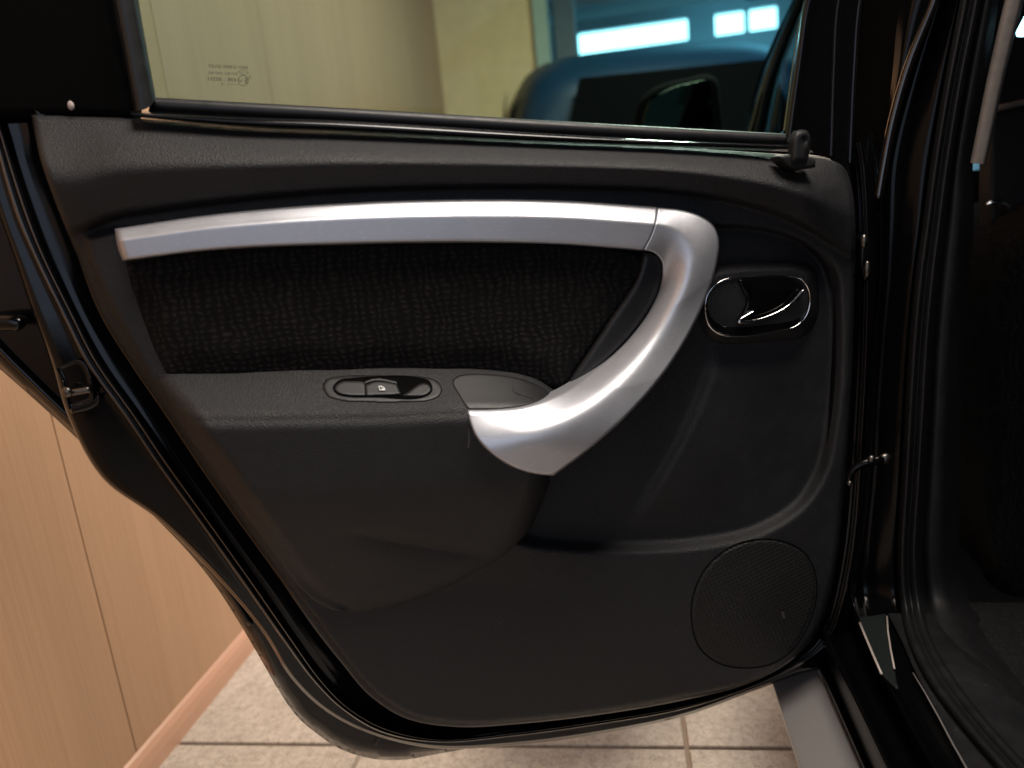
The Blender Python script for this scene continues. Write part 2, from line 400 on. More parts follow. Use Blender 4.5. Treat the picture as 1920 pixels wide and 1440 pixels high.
xe = one(W, 1006, 110, YC)[0]; xe2 = one(W, 1032, 110, YC-.05)[0]
rw = empty('cream_wall', ((XW+xe)/2, YC, 0)); tag(rw, 'cream end wall behind the door window between panelling and pilaster', 'wall')
box('wall_face', (XW, YC, 0), (xe, YC+.12, 2.9), PLASTER, rw)
box('skirting', (XW, YC-.014, 0), (xe, YC-.001, .08), BASEBOARD, rw)
pl = box('pilaster', (xe+.002, YC-.05, 0), (xe2, YC+.17, 2.9), PILASTER, None, .004)
tag(pl, 'pale green narrow pilaster at the edge of the hall opening', 'pilaster')

# hall beyond the opening
hw = empty('hall_window_wall', (2.2, 9, 0)); tag(hw, 'far hall wall with a band of bright daylit windows', 'wall')
YH = 9.0
def rect(u0, v0, u1, v1, y):
    a = one(W, u0, v0, y); b = one(W, u1, v1, y); return a, b
def slab(name, x0, x1, z0, z1, y, th, mat, parent): return box(name, (x0, y, z0), (x1, y+th, z1), mat, parent)
wins = [(1084, 46, 1290, 90), (1341, 24, 1397, 64), (1405, 22, 1458, 66)]
zs = []; xs = []
for i, (a, b, c, d) in enumerate(wins):
    p = one(W, a, (b+d)/2, YH); q = one(W, c, (b+d)/2-(0 if i else 14), YH); xs.append((p[0], q[0]))
zt = one(W, 1370, 24, YH)[2]; zb = one(W, 1370, 63, YH)[2]
panes = []
for k, (x0, x1) in enumerate(xs):
    m = 3 if k == 0 else 1
    for i in range(m):
        a = x0+(x1-x0)*i/m; b = x0+(x1-x0)*(i+1)/m
        slab('window_pane', a+.003, b-.003, zb, zt, YH+.05, .02, DAY, hw)
slab('wall_below', -3, 9, 0, zb-.002, YH, .2, HALL, hw)
slab('wall_above', -3, 9, zt+.01, 6, YH, .2, HALL, hw)
slab('wall_pier', -3, xs[0][0], zb, zt+.008, YH+.002, .2, HALL, hw)
slab('wall_pier', xs[0][1], xs[1][0], zb, zt+.008, YH+.002, .2, HALL, hw)
slab('mullion', xs[1][1], xs[2][0], zb, zt+.008, YH+.002, .15, NAVY, hw)
slab('wall_pier', xs[2][1], 9, zb, zt+.008, YH+.002, .2, HALL, hw)
ceil = box('hall_ceiling', (-3, YC+.3, 4.6), (9, YH, 4.7), HALL, None); tag(ceil, 'pale ceiling of the far hall', None, None, 'structure')
for (u0, v0, u1, v1, y, nm) in ((1060, 24, 1500, 10, 7.5, 'ceiling_beam'), (1065, 8, 1500, -6, 5.6, 'ceiling_beam')):
    p = one(W, u0, v0-7, y); q = one(W, u0, v0+7, y); r = one(W, u1, v1, y)
    o = box(nm, (p[0]-1.5, y, q[2]), (6, y+.25, p[2]), HALL, None, .01)
    tag(o, 'nearer hall ceiling beam above the dark car' if y < 6 else 'farther hall ceiling beam just over the bright windows', 'beam')
p0 = one(W, 1042, 90, 5.0); p1 = one(W, 1082, 90, 5.0)
o = box('hall_column', (p0[0], 5.0, 0), (p1[0], 5.0+(p1[0]-p0[0]), 4.6), HALL, None, .01); tag(o, 'pale blue square column beside the cream wall end', 'column')

# ------------------------------------------------------------------ parked vehicle in the hall
def suv():
    c = one(W, 1268, 240, 2.85)
    root = empty('parked_car', (c[0], 2.8, 0)); tag(root, 'dark blue parked car seen through the door window', 'car')
    R = Matrix.Rotation(math.radians(10), 3, 'Z')
    def put(name, V, Fc, mat, smooth=True, sub=0):
        me = mesh(name, [tuple(R @ Vector(v)) for v in V], Fc); orient(me)
        o = bpy.data.objects.new(name, me); me.materials.append(mat); COL.objects.link(o); o.parent = root
        if smooth: me.polygons.foreach_set('use_smooth', [True]*len(me.polygons))
        if sub: md = o.modifiers.new('s', 'SUBSURF'); md.levels = md.render_levels = sub
        return o
    # cross sections along length (y): half width and height list
    def section(y, ws): return [(x, y, z) for x, z in ws] + [(-x, y, z) for x, z in ws[::-1]]
    def body(secs, name, mat):
        n = len(secs[0]); V = [v for s in secs for v in s]; Fc = []
        for i in range(len(secs)-1):
            for k in range(n): Fc.append((i*n+k, i*n+(k+1) % n, (i+1)*n+(k+1) % n, (i+1)*n+k))
        Fc.append(tuple(range(n))); Fc.append(tuple((len(secs)-1)*n+k for k in range(n)))
        return put(name, V, Fc, mat, True, 2)
    lo = [(.78, .30), (.90, .45), (.93, .80), (.90, 1.05), (.80, 1.16)]
    body([section(y, [(x*s, z*1.0+dz) for x, z in lo]) for y, s, dz in ((-.04, .85, .06), (0, .95, .02), (.15, 1, 0), (1.2, 1, 0), (3.2, 1, 0), (4.2, .97, -.02), (4.5, .8, -.05))], 'body', NAVY)
    gr = lambda w0, w1, h: [(w0, 1.10), (w0, 1.16), (w1, h-.12), (w1*.80, h-.02), (w1*.4, h)]
    body([section(.05, gr(.80, .70, 1.50)), section(.12, gr(.82, .70, 1.70)), section(.5, gr(.83, .71, 1.83)), section(1.4, gr(.83, .72, 1.87)), section(2.4, gr(.83, .71, 1.83)), section(2.75, gr(.83, .68, 1.62)), section(3.3, gr(.82, .6, 1.22))], 'greenhouse', NAVY)
    put('rear_window', [(-.56, -.06, 1.26), (.56, -.06, 1.26), (.44, .02, 1.60), (-.44, .02, 1.60)], [(0, 1, 2, 3)], MATT, False)
    for s in (-1, 1):
        for a, b in ((.45, 1.15), (1.22, 2.1)):
            put('side_window', [(s*.835, a, 1.20), (s*.835, b, 1.20), (s*.755, b-.06, 1.66), (s*.755, a+.06, 1.66)], [(0, 1, 2, 3)], DARKGLASS, False)
        for y in (.8, 3.5):
            V = []; Fc = []; n = 24
            for xx in (.70, .92):
                for k in range(n): t = 2*math.pi*k/n; V.append((s*xx, y+.35*math.cos(t), .35+.35*math.sin(t)))
            Fc = [(k, (k+1) % n, n+(k+1) % n, n+k) for k in range(n)] + [tuple(range(n)), tuple(range(n, 2*n))]
            put('wheel', V, Fc, RUBBER, False)
        put('tail_lamp', [(s*.66, -.055, .98), (s*.84, -.02, .98), (s*.84, -.02, 1.12), (s*.70, -.05, 1.12)], [(0, 1, 2, 3)], RED, False)
    return root
suv()

# ------------------------------------------------------------------ the car
car = empty('car', (.75, .2, 0)); tag(car, 'black car in the foreground with its rear door standing open', 'car')

# --- door shell: stations from the upper left round the bottom to the hinge side
ST = [ # trim edge B, seal inner, seal outer, shell edge
 ((50,198),(-8,205),(-24,225),(-50,250)), ((58,215),(2,235),(-12,262),(-34,300)), ((76,298),(30,322),(8,340),(-10,370)),
 ((101,371),(58,404),(30,410),(8,422)), ((131,450),(85,475),(57,472),(25,470)), ((183,588),(141,590),(113,588),(63,583)),
 ((240,682),(187,678),(160,682),(98,676)), ((307,780),(259,780),(230,780),(131,778)), ((370,875),(320,870),(291,870),(196,895)),
 ((433,965),(388,965),(360,964),(300,972)), ((515,1078),(480,1094),(454,1096),(415,1086)), ((590,1185),(556,1205),(530,1203),(497,1185)),
 ((640,1248),(608,1278),(583,1274),(548,1268)), ((690,1306),(655,1326),(635,1326),(607,1326)), ((760,1350),(722,1364),(710,1372),(690,1370)),
 ((855,1366),(822,1386),(815,1392),(810,1398)), ((975,1360),(962,1374),(962,1381),(965,1393)), ((1130,1342),(1130,1350),(1130,1358),(1130,1371)),
 ((1280,1316),(1280,1324),(1283,1330),(1285,1338)), ((1400,1285),(1402,1288),(1403,1291),(1405,1294)), ((1475,1248),(1478,1252),(1480,1256),(1487,1264)),
 ((1530,1195),(1540,1203),(1548,1212),(1560,1238)), ((1565,1090),(1578,1095),(1590,1100),(1600,1110)), ((1592,800),(1608,800),(1620,800),(1634,800)),
 ((1604,480),(1618,480),(1630,480),(1645,470)), ((1597,330),(1612,320),(1622,315),(1640,300)), ((1592,280),(1604,270),(1614,265),(1635,250))]
B_ = [s[0] for s in ST]; SI = [s[1] for s in ST]; SO = [s[2] for s in ST]; E_ = [s[3] for s in ST]
def mix(a, b, t): return [(p[0]*(1-t)+q[0]*t, p[1]*(1-t)+q[1]*t) for p, q in zip(a, b)]
def toward(a, c, k): # move each point toward c by k px
    out = []
    for p in a:
        v = np.array(c)-np.array(p); v = v/np.linalg.norm(v)*k; out.append((p[0]+v[0], p[1]+v[1]))
    return out
CT = (900, 650)
door = loft('rear_door', [(toward(B_, CT, 40), .012), (toward(B_, CT, 4), .014), (B_, .034), (mix(B_, SI, .5), .038), (SI, .036), (SO, .040), (mix(SO, E_, .4), .040), (mix(SO, E_, .88), .040), (E_, .044),
       (toward(E_, CT, -4), .052), (toward(E_, CT, -3), .062), (toward(E_, CT, 10), .085)], PAINT, car, nu=320, sub=4)
loft('weatherstrip', [(mix(SI, SO, .0), .036), (mix(SI, SO, .06), .024), (mix(SI, SO, .22), .018), (mix(SI, SO, .42), .021), (mix(SI, SO, .52), .024), (mix(SI, SO, .62), .020),
       (mix(SI, SO, .85), .020), (mix(SI, SO, .96), .028), (mix(SI, SO, 1.), .038)], FLANGE, door, nu=320, sub=3)
# outer skin
relief('outer_skin', [(-160, 250), (-160, 560), (-60, 635), (0, 692), (60, 745), (142, 820), (250, 930), (353, 1035), (405, 1100), (450, 1170), (490, 1238), (520, 1290), (556, 1342), (600, 1380), (640, 1405), (690, 1421), (750, 1425), (830, 1412),
       (940, 1391), (1100, 1355), (1300, 1300), (1500, 1225), (1570, 1180), (1590, 900), (1590, 320), (800, 300), (0, 260)],
       lambda u, v, s: .098 + 0*u, PAINT, door, 12, 22, .02, .004)
# faint raised wheel arch lip on the skin
A = spline([(-60, 585), (0, 652), (70, 722), (150, 800), (260, 915), (360, 1022), (420, 1092), (470, 1170)], 10)
tube('arch_lip', D(A[:, 0], A[:, 1], np.full(len(A), .094)), .004, PAINT, door)
hp = spline([(-60, 612), (-20, 606), (10, 604), (34, 606), (46, 612)], 8)
tube('outer_handle', D(hp[:, 0], hp[:, 1], np.full(len(hp), .07)), .010, PAINT, door, 12, [1]*(len(hp)-6)+[1, .97, .9, .75, .5, .2])

# --- window frame, quarter panel, glass
relief('quarter_panel', [(-160, UPV, 1), (160, UPV, 1), (195, -120), (215, 0), (262, 215, 1), (250, 228, 1), (40, 222, 1), (-60, 225, 1)], .012, MATT, door, 14, 8, .01)
loft('window_divider', [(ext([(195,-120),(213,0),(234,110),(252,208)]), .012), (ext([(200,-120),(219,0),(240,110),(258,208)]), -.004), (ext([(222,-120),(238,0),(258,110),(276,203)]), -.004), (ext([(238,-120),(255,0),(275,110),(290,190)]), .004), (ext([(243,-120),(260,0),(279,110),(293,188)]), .03)], RUBBER, door, nu=40, sub=3)
ball('panel_clip', one(D, 133, 198, .004), .0036, FILM_EDGE, door, (1, .6, 1.3))
gl = relief('window_glass', [(175, UPV, 1), (1635, UPV, 1), (1552, -130), (1510, 0), (1468, 262, 1), (1000, 242), (640, 222), (280, 204, 1), (252, 0)], .030, TINT, door, 25, 0, 0, .0035)
# belt: dark lower edge of glass, chrome-green lip, black seal
loft('glass_run_channel', [([(282,182),(460,192),(640,202),(1000,224),(1280,240),(1478,251)], .028), ([(282,184),(460,194),(640,204),(1000,226),(1280,242),(1478,253)], .012), ([(280,200),(460,211),(640,220),(1000,243),(1280,259),(1482,268)], .010), ([(278,208),(460,218),(640,228),(1000,250),(1280,264),(1482,270)], .016)], RUBBER, door, nu=80, sub=2)
loft('belt_seal_lip', [([(244,206),(460,217),(640,224),(1000,246),(1280,262),(1492,271)], .014), ([(244,209),(460,221),(640,227),(1000,249),(1280,264),(1500,273)], -.004), ([(246,213),(460,227),(640,234),(1000,255),(1280,268),(1510,276)], -.011), ([(250,217),(460,234),(640,242),(1000,262),(1280,273),(1520,281)], -.008), ([(256,220),(460,239),(640,247),(1000,266),(1280,277),(1525,286)], .008)], GLOSS, door, nu=80, sub=4)
loft('window_frame', [(ext([(1549,-120),(1508,0),(1490,120),(1468,262)]), .03), (ext([(1551,-120),(1511,0),(1493,120),(1473,264)]), .008), (ext([(1563,-120),(1524,0),(1505,120),(1484,272)]), .004), (ext([(1566,-120),(1527,0),(1508,120),(1490,278)]), .012),
     (ext([(1604,-120),(1571,0),(1562,120),(1556,292)]), .014), (ext([(1608,-120),(1575,0),(1566,120),(1561,294)]), .008), (ext([(1614,-120),(1580,0),(1571,120),(1566,296)]), .014), (ext([(1646,-120),(1612,0),(1602,120),(1594,306)]), .016), (ext([(1650,-120),(1617,0),(1607,120),(1597,308)]), .012), (ext([(1655,-120),(1622,0),(1612,120),(1603,312)]), .05)], PAINT, door, nu=80, sub=4)

loft('window_top_rail', [([(-160,-400),(160,-408),(800,-420),(1400,-424),(1760,-426)], .03), ([(-160,-404),(160,-412),(800,-424),(1400,-428),(1765,-430)], -.006), ([(-160,-470),(160,-478),(800,-490),(1400,-494),(1775,-496)], -.008), ([(-160,-476),(160,-484),(800,-496),(1400,-500),(1778,-502)], .05)], PAINT, door, nu=60, sub=3)
# --- main trim panel
SH = yline([(40,430), (131,446), (215,412), (300,398), (400,384), (560,367), (700,358), (900,353), (1100,354), (1250,361), (1350,376), (1450,404), (1520,437), (1570,470), (1620,500)])
TOP = yline([(40,212), (250,220), (460,238), (640,246), (1000,264), (1280,276), (1470,288), (1560,300), (1620,330)])
CR = [(1100,470), (1250,430), (1345,424), (1440,432), (1505,456), (1545,500), (1556,580), (1556,700), (1546,800), (1528,880), (1490,938), (1420,982), (1330,1004), (1200,1014), (1090,1012), (980,998), (900,960), (900,500)]
CRP = spline(CR, 10, True)
STR = spline([(1345,640), (1322,720), (1285,810), (1240,890), (1195,965), (1170,1010)], 8)
AL = spline([(120,425),(153,444),(166,487),(195,554),(238,637),(290,728),(345,808),(400,885),(450,956),(510,1037),(567,1110)], 8)
def trim_depth(u, v, s):
    d = np.zeros_like(u)
    # shoulder roll under the window
    t = (SH(u)-v)/(SH(u)-TOP(u))
    up = sstep(-.02, .11, t)*.020 + .026*np.sin(np.clip(t, 0, 1)*math.pi*.62) - .052*sstep(.42, 1.05, t)
    rt = 1-sstep(1500, 1600, u)*.6
    d -= np.where(t > -.05, up*rt, 0)
    # central bay
    m, _ = sdist(u, v, CRP)
    right = sstep(1000, 1150, u)
    bay = sstep(-28, 3, m)*(sstep(440, 540, v))
    d += .020*bay
    # upper roll of the bay (turned up to the light)
    roll = np.exp(-np.clip(m-2, 0, 400)/46.)*sstep(-6, 6, m)*(1-sstep(470, 560, v))
    d += .020*roll
    # soft ridge below the release handle
    q, _ = sdist(u, v, STR, False)
    xr = np.interp(v, STR[:, 1], STR[:, 0]); a = (u-xr)
    amp = sstep(640, 720, v)*(1-sstep(900, 1000, v))
    d -= .010*amp*sstep(-16, 16, a)*(1-sstep(40, 230, a))
    # raised middle moulding on the left
    al = np.interp(v, AL[:, 1], AL[:, 0]); k = sstep(-4, 12, u-al)*sstep(-12, 10, v-np.interp(u, [150, 215, 1000], [448, 434, 410]))*(1-sstep(900, 1150, u))
    d -= .014*k*(1-sstep(1000, 1120, v)) 
    d += .006*(1-sstep(0, 26, u-np.interp(v, [450, 590, 780, 965, 1250], [131, 183, 307, 433, 640])))*sstep(450, 480, v)
    return d
relief('door_trim', [(58,214,1), (250,221), (460,239), (640,247), (1000,265), (1280,277), (1470,289), (1540,293), (1580,310), (1597,350), (1604,480), (1600,640), (1592,800), (1580,960), (1562,1090), (1530,1188), (1475,1242), (1400,1280), (1280,1308),
        (1130,1336), (975,1354), (855,1358), (768,1342), (700,1298), (648,1240), (592,1165), (515,1066), (436,955), (372,866), (309,770), (242,672), (185,580), (133,452,1), (101,371), (76,298)],
        trim_depth, TRIM, door, 4, 11, .012, .02)

# --- fabric insert and its smooth border
relief('fabric_insert', [(228,486,1), (240,530), (268,615), (296,682), (310,708,1), (420,708), (800,700), (950,706), (1056,738,1), (1120,640), (1180,555), (1222,486,1), (1150,462), (900,450), (640,454), (400,464)],
       lambda u, v, s: -.016 - .006*sstep(0, 60, s) + .0008*np.sin(u/31.)*np.sin(v/23.), FABRIC, door, 4, 12, .012, .008)
relief('insert_border', [(1204,470,1), (1228,474), (1243,492), (1241,535), (1218,585), (1172,645), (1112,700), (1045,742,1), (1082,688), (1140,600), (1190,520)],
       lambda u, v, s: -.022 + 0*u, TRIM_SMOOTH, door, 4, 14, .012, .01)

# --- armrest with map pocket
BK = yline([(280,712), (315,705), (420,700), (600,693), (800,690), (930,695), (1000,708), (1060,738), (1120,770)])
FR = yline([(280,800), (370,790), (500,788), (700,784), (862,776), (1120,776)])
LF = xline([(286,690), (300,724), (345,808), (400,885), (450,956), (510,1037), (567,1110), (640,1150)])
def arm_depth(u, v, s):
    bk, fr = BK(u), FR(u)
    t = np.clip((v-bk)/(fr-bk), 0, 1.0)
    top = -.016 - .060*(t**1.05)
    w = np.clip(v-fr, 0, 500)
    bul = -.076 + .00004*w + .045*sstep(120, 380, w)*1.0
    # rounded front edge
    e = np.clip(1-np.abs(v-fr)/22., 0, 1)**2*.0060
    d = np.where(v < fr, top, bul) + e
    # pocket fold: the lower part turns up to the light
    fold = np.interp(u, [560, 680, 800, 940], [1000, 1006, 1028, 1050]); amp = sstep(600, 760, u)*(1-sstep(905, 960, u))
    d += .011*amp*np.exp(-((v-fold)/14.)**2)*np.where(v < fold, 1, 0) + .011*amp*np.where(v >= fold, np.exp(-np.clip(v-fold, 0, 300)/34.), 0)
    # left end rounds back into the moulding
    lx = u-LF(v); wide = np.interp(v, [690, 760, 900, 1100], [26, 52, 62, 46])
    k = 1-np.sqrt(np.clip(1-(1-np.clip(lx/wide, 0, 1))**2, 0, 1))
    d = d*(1-k) + (-.012)*k
    # right/lower edge rounds back to the panel
    k2 = 1-np.sqrt(np.clip(1-(1-np.clip(s/42., 0, 1))**2, 0, 1)); k2 = k2*sstep(800, 900, v)*sstep(0, 40, lx)
    d = d*(1-k2) + .004*k2
    return d
relief('armrest', [(296,702,1), (420,700), (600,693), (800,690), (930,695), (1000,708), (1044,736,1), (1054,762), (1052,810), (1042,860), (1034,890), (1018,940), (985,1005), (945,1045), (880,1083), (790,1122), (700,1146), (636,1146), (600,1134), (567,1105), (510,1037), (450,956), (400,885), (345,808), (300,724)],
       arm_depth, TRIM, door, 3.5, 0, 0, .012)

def on_arm(off): return lambda u, v, s: arm_depth(u, v, np.full_like(u, 400.)) + off
# window switch
relief('switch_bezel', [(604,722), (612,710), (640,704), (720,703), (790,705), (818,712), (830,728), (826,742), (806,752), (760,755), (690,755), (640,752), (612,742)], on_arm(-.0022), TRIM_SMOOTH, door, 2, 7, .003, .004)
relief('switch_well', [(624,726), (636,713), (660,709), (790,709), (806,716), (811,730), (800,741), (700,743), (650,742), (632,737)], on_arm(-.0026), MATT, door, 2, 4, -.0016, .002)
relief('switch_base', [(627,728), (638,716), (660,714), (680,715), (684,716,1), (686,742,1), (650,741), (634,737)], on_arm(-.0034), TRIM_SMOOTH, door, 2, 5, .001, .001)
relief('rocker_button', [(684,722,1), (696,716), (712,714), (730,716), (744,719,1), (752,740,1), (700,742), (686,742,1)], on_arm(-.0058), TRIM_SMOOTH, door, 1.6, 5, .0018, .003)
loft('rocker_guard', [([(684,716),(698,711),(714,710),(730,713),(744,716)], -.0), ([(684,719),(698,714),(714,713),(730,716),(744,719)], -.0)], TRIM_SMOOTH, door, place=lambda u, v, d: D(u, v, arm_depth(np.ravel(u), np.ravel(v), np.full(np.size(u), 400.)).reshape(np.shape(u))-.007), nu=24, sub=1)
relief('well_ramp', [(752,742,1), (764,736), (776,727), (790,719), (802,720), (809,730), (800,740), (775,743)], on_arm(-.0042), TRIM_SMOOTH, door, 1.6, 4, .0015, .002)
def flat_mark(name, polys, mat, place):
    V = []; Fc = []
    for p in polys:
        b = len(V); V += p; Fc.append(tuple(range(b, b+len(p))))
    V = np.array(V, float); P = place(V[:, 0], V[:, 1]); return link(name, mesh(name, P, Fc), mat, door, False)
armplace = lambda u, v: D(u, v, arm_depth(u, v, np.full_like(u, 400.))-.0082)
def seg(a, b, w):
    a = np.array(a, float); b = np.array(b, float); d = (b-a)/np.linalg.norm(b-a); nn = np.array([-d[1], d[0]])*w/2
    return [tuple(a-nn), tuple(b-nn), tuple(b+nn), tuple(a+nn)]
ic = [(710.6,724), (716,724), (721,728), (722,731), (712.4,731)]
flat_mark('window_symbol', [seg(ic[i], ic[(i+1) % 5], 1.1) for i in range(5)] + [seg((715.6,724.2), (716.6,731), .9), seg((717.5,729.6), (720.5,729.6), 1.6)], WHITE, armplace)
# pull cup liner
relief('pull_cup_liner', [(848,714), (858,704), (880,701), (930,702), (985,712), (1030,736), (1034,744), (1000,758), (940,768), (878,769,1), (862,745)],
       lambda u, v, s: arm_depth(u, v, np.full_like(u, 400.)) - .0016, TRIM_SMOOTH, door, 2, 3, .002, .003)
cp = lambda u, v: D(u, v, arm_depth(u, v, np.full_like(u, 400.))-.0026)
flat_mark('liner_moulding_line', [seg((960,715), (964,733), 1.4), seg((965,735), (1001,747), 1.6), seg((1016,732), (1018,741), 1.2)], TRIM, cp)
# pale scuff beside the silver end
flat_mark('scuff_mark', [[(877,808), (880,806), (882,822), (879,842), (876,838), (878,822)]], new_mat('chalky_scuff', (.05, .047, .042), .8), lambda u, v: D(u, v, arm_depth(u, v, np.full_like(u, 400.))-.0004))

# --- silver bar and silver elbow handle
def coons(c0, c1, n, m):
    """patch between inner curve c0 and outer curve c1"""
    a = resample(spline(c0, 10), n); b = resample(spline(c1, 10), n); return a, b
def silver_piece(name, inner, outer, end0, end1, n, m, prof, d_end=0):
    a = resample(spline(inner, 10), n); b = resample(spline(outer, 10), n)
    e0 = resample(spline([inner[0]]+end0+[outer[0]], 8), m); e1 = resample(spline([inner[-1]]+end1+[outer[-1]], 8), m)
    s = np.linspace(0, 1, n)[:, None, None]; t = np.linspace(0, 1, m)[None, :, None]
    P = (1-t)*a[:, None]+t*b[:, None]+(1-s)*e0[None]+s*e1[None]-((1-s)*(1-t)*a[0]+(1-s)*t*b[0]+s*(1-t)*a[-1]+s*t*b[-1])
    dep = prof(s[..., 0]+0*t[..., 0], t[..., 0]+0*s[..., 0])
    X = D(P[..., 0], P[..., 1], dep); nrm = DN
    idx = np.arange(n*m).reshape(n, m)
    V = X.reshape(-1, 3); q = np.stack([idx[:-1, :-1], idx[1:, :-1], idx[1:, 1:], idx[:-1, 1:]], -1).reshape(-1, 4).tolist()
    loop = list(idx[0, :]) + list(idx[1:, -1]) + list(idx[-1, ::-1][1:]) + list(idx[::-1, 0][1:-1])
    b0 = len(V); V2 = V[loop] + nrm*.022
    L = len(loop); q += [[loop[i], loop[(i+1) % L], b0+(i+1) % L, b0+i] for i in range(L)]
    return link(name, mesh(name, np.concatenate([V, V2]), q), SILVER, door)
def edge_round(x, w): # 0 at the rim, 1 inside
    return np.sqrt(np.clip(1-(1-np.clip(x/w, 0, 1))**2, 0, 1))
def bar_y(o):        # o: 0 lower edge, 1 upper edge
    up = sstep(.50, .74, o)
    return -.042 - .0025*(o-.6) + .017*np.clip((o-.62)/.38, 0, 1)*up
def bar_prof(s, t):
    r = edge_round(t, .05)*edge_round(1-t, .03)*edge_round(s, .012)
    return bar_y(t)*r + (1-r)*(-.020)
silver_piece('silver_bar', [(230,489), (400,469), (640,458.5), (900,455), (1060,459), (1206,470)], [(215,429), (400,402), (640,381), (900,373.5), (1060,376), (1233,388)], [(217,445), (222,468)][::-1], [(1222,440), (1231,410)], 240, 30, bar_prof)
def elbow_prof(s, t):
    b = sstep(.0, .20, s)
    # round grab handle: crest nearer the inner edge, long fall to the outer edge
    crest = np.interp(s, [0, .2, .6, 1], [.60, .50, .44, .36])
    A = t/crest; B = 1-.30*(t-crest)/(1-crest); k = .22
    h = -k*np.log(np.exp(-A/k)+np.exp(-B/k))
    h = h + .10*np.sin(math.pi*np.clip(t, 0, 1))
    el = -.016 - np.interp(s, [0, .3, .6, 1], [.030, .036, .034, .022])*h
    a = bar_y(t)
    d = a*(1-b) + el*b
    r = edge_round(t, .03)*edge_round(1-t, .03)*edge_round(1-s, .006)
    tail = sstep(.30, .90, s)
    base = -.006 - .060*tail
    d = d - .058*tail
    return d*r + (1-r)*base
silver_piece('silver_grab_handle', [(1207.5,470), (1226,475), (1239,490), (1241,512), (1236,540), (1216,584), (1170,644), (1112,696), (1050,737), (980,761), (920,767), (875,767)],
       [(1234.5,388), (1275,392), (1312,403), (1338,422), (1348,448), (1345,490), (1325,555), (1290,630), (1245,700), (1180,775), (1110,838), (1038,892)],
       [(1222.5,440), (1232,410)], [(880,792), (892,820), (920,850), (965,878), (1000,888)], 240, 36, elbow_prof)

# --- release handle
relief('handle_surround', [(1318,520), (1335,500), (1380,490), (1450,487), (1500,489), (1528,505), (1536,550), (1532,600), (1510,630), (1450,640), (1380,645), (1335,640), (1312,610), (1308,560)],
       lambda u, v, s: .010 - .014*sstep(0, 22, s)*(1-sstep(560, 640, v)*.4), TRIM, door, 3, 14, .012, .006)
CUP = [(1323,580), (1326,555), (1342,534), (1366,522), (1400,520), (1470,517), (1500,522), (1515,540), (1519,565), (1510,595), (1490,613), (1450,622), (1390,630), (1350,626), (1330,610)]
relief('handle_cup', CUP, lambda u, v, s: -.004 + .002*sstep(0, 8, s) + .016*sstep(4, 60, s), CUPGLOSS, door, 2.5, 0, 0, .006)
cpl = spline(CUP, 8, True); cpl = np.vstack([cpl, cpl[:3]])
tube('cup_rim', D(cpl[:, 0], cpl[:, 1], np.full(len(cpl), -.0056)), .0013, CHROME, door, 8)
relief('release_lever', [(1384,524,1), (1440,521), (1490,524), (1506,538), (1500,556), (1470,578), (1430,594), (1396,602), (1384,602), (1392,588), (1400,560), (1390,540)],
       lambda u, v, s: -.008 - .002*sstep(0, 30, s), CUPGLOSS, door, 2.5, 5, .002, .005)
lv = spline([(1413,585), (1400,592), (1388,600), (1386,603), (1392,604), (1420,600), (1450,590), (1475,576), (1492,560), (1507,544)], 8)
tube('lever_trim', D(lv[:, 0], lv[:, 1], np.full(len(lv), -.013)), .0022, CHROME, door, 8)

# --- lock knob
relief('lock_plate', [(1458,293,1), (1470,290), (1512,291,1), (1528,300), (1529,314,1), (1500,318), (1482,315), (1468,304)], -.040, TRIM_SOFT, door, 2, 6, .004, .02)
relief('lock_knob', [(1482,306,1), (1483,280), (1486,256), (1492,246), (1502,243), (1514,246), (1519,258), (1518,280), (1514,306,1)], lambda u, v, s: -.046 + .004*np.exp(-(((u-1509)/5)**2+((v-264)/8)**2)), TRIM_SOFT, door, 2, 12, .009, .006)

# --- speaker grille
SPK = [(1296,1160), (1301,1110), (1325,1062), (1365,1028), (1415,1012), (1465,1014), (1508,1036), (1528,1075), (1530,1120), (1516,1170), (1488,1215), (1450,1243), (1400,1252), (1350,1244), (1312,1215)]
relief('speaker_grille', SPK, lambda u, v, s: -.0012 - .0035*sstep(0, 110, s), GRILLE, door, 4, 5, .004, .006)
sp = spline(SPK, 8, True); sp = np.vstack([sp, sp[:3]])
tube('speaker_groove', D(sp[:, 0], sp[:, 1], np.full(len(sp), .0006)), .0012, MATT, door, 6)
link('grille_mark', mesh('grille_mark', D(np.array([1464., 1470, 1473, 1468]), np.array([1147., 1146, 1160, 1161]), -.0045), [(0, 1, 2, 3)]), new_mat('tan_scuff', (.04, .033, .026), .8), door, False)

# --- latch on the shut face
relief('latch_recess', [(104,690,1), (150,676), (163,690), (174,735), (172,752), (160,757), (130,768,1), (122,740), (116,712)], .0355, GLOSS, door, 2.5, 6, -.004, .003)
relief('latch_lip', [(128,762,1), (160,752), (176,744), (184,735), (190,742), (186,758), (172,768), (134,778,1)], .033, PAINT, door, 2.5, 6, .006, .004)
a = one(D, 124, 738, .028); b = one(D, 170, 730, .028)
tube('latch_striker', [a+(b-a)*t for t in np.linspace(0, 1, 8)], .0042, STEEL, door, 12)
ball('latch_bolt', one(D, 126, 735, .022), .0062, STEEL, door, (1, .7, 1))
# drain plug and stitch marks at the lower edge
p = spline([(703,1394), (707,1386), (711,1378)], 4); tube('drain_plug', D(p[:, 0], p[:, 1], np.full(len(p), .088)), .003, RUBBER, door, 8)

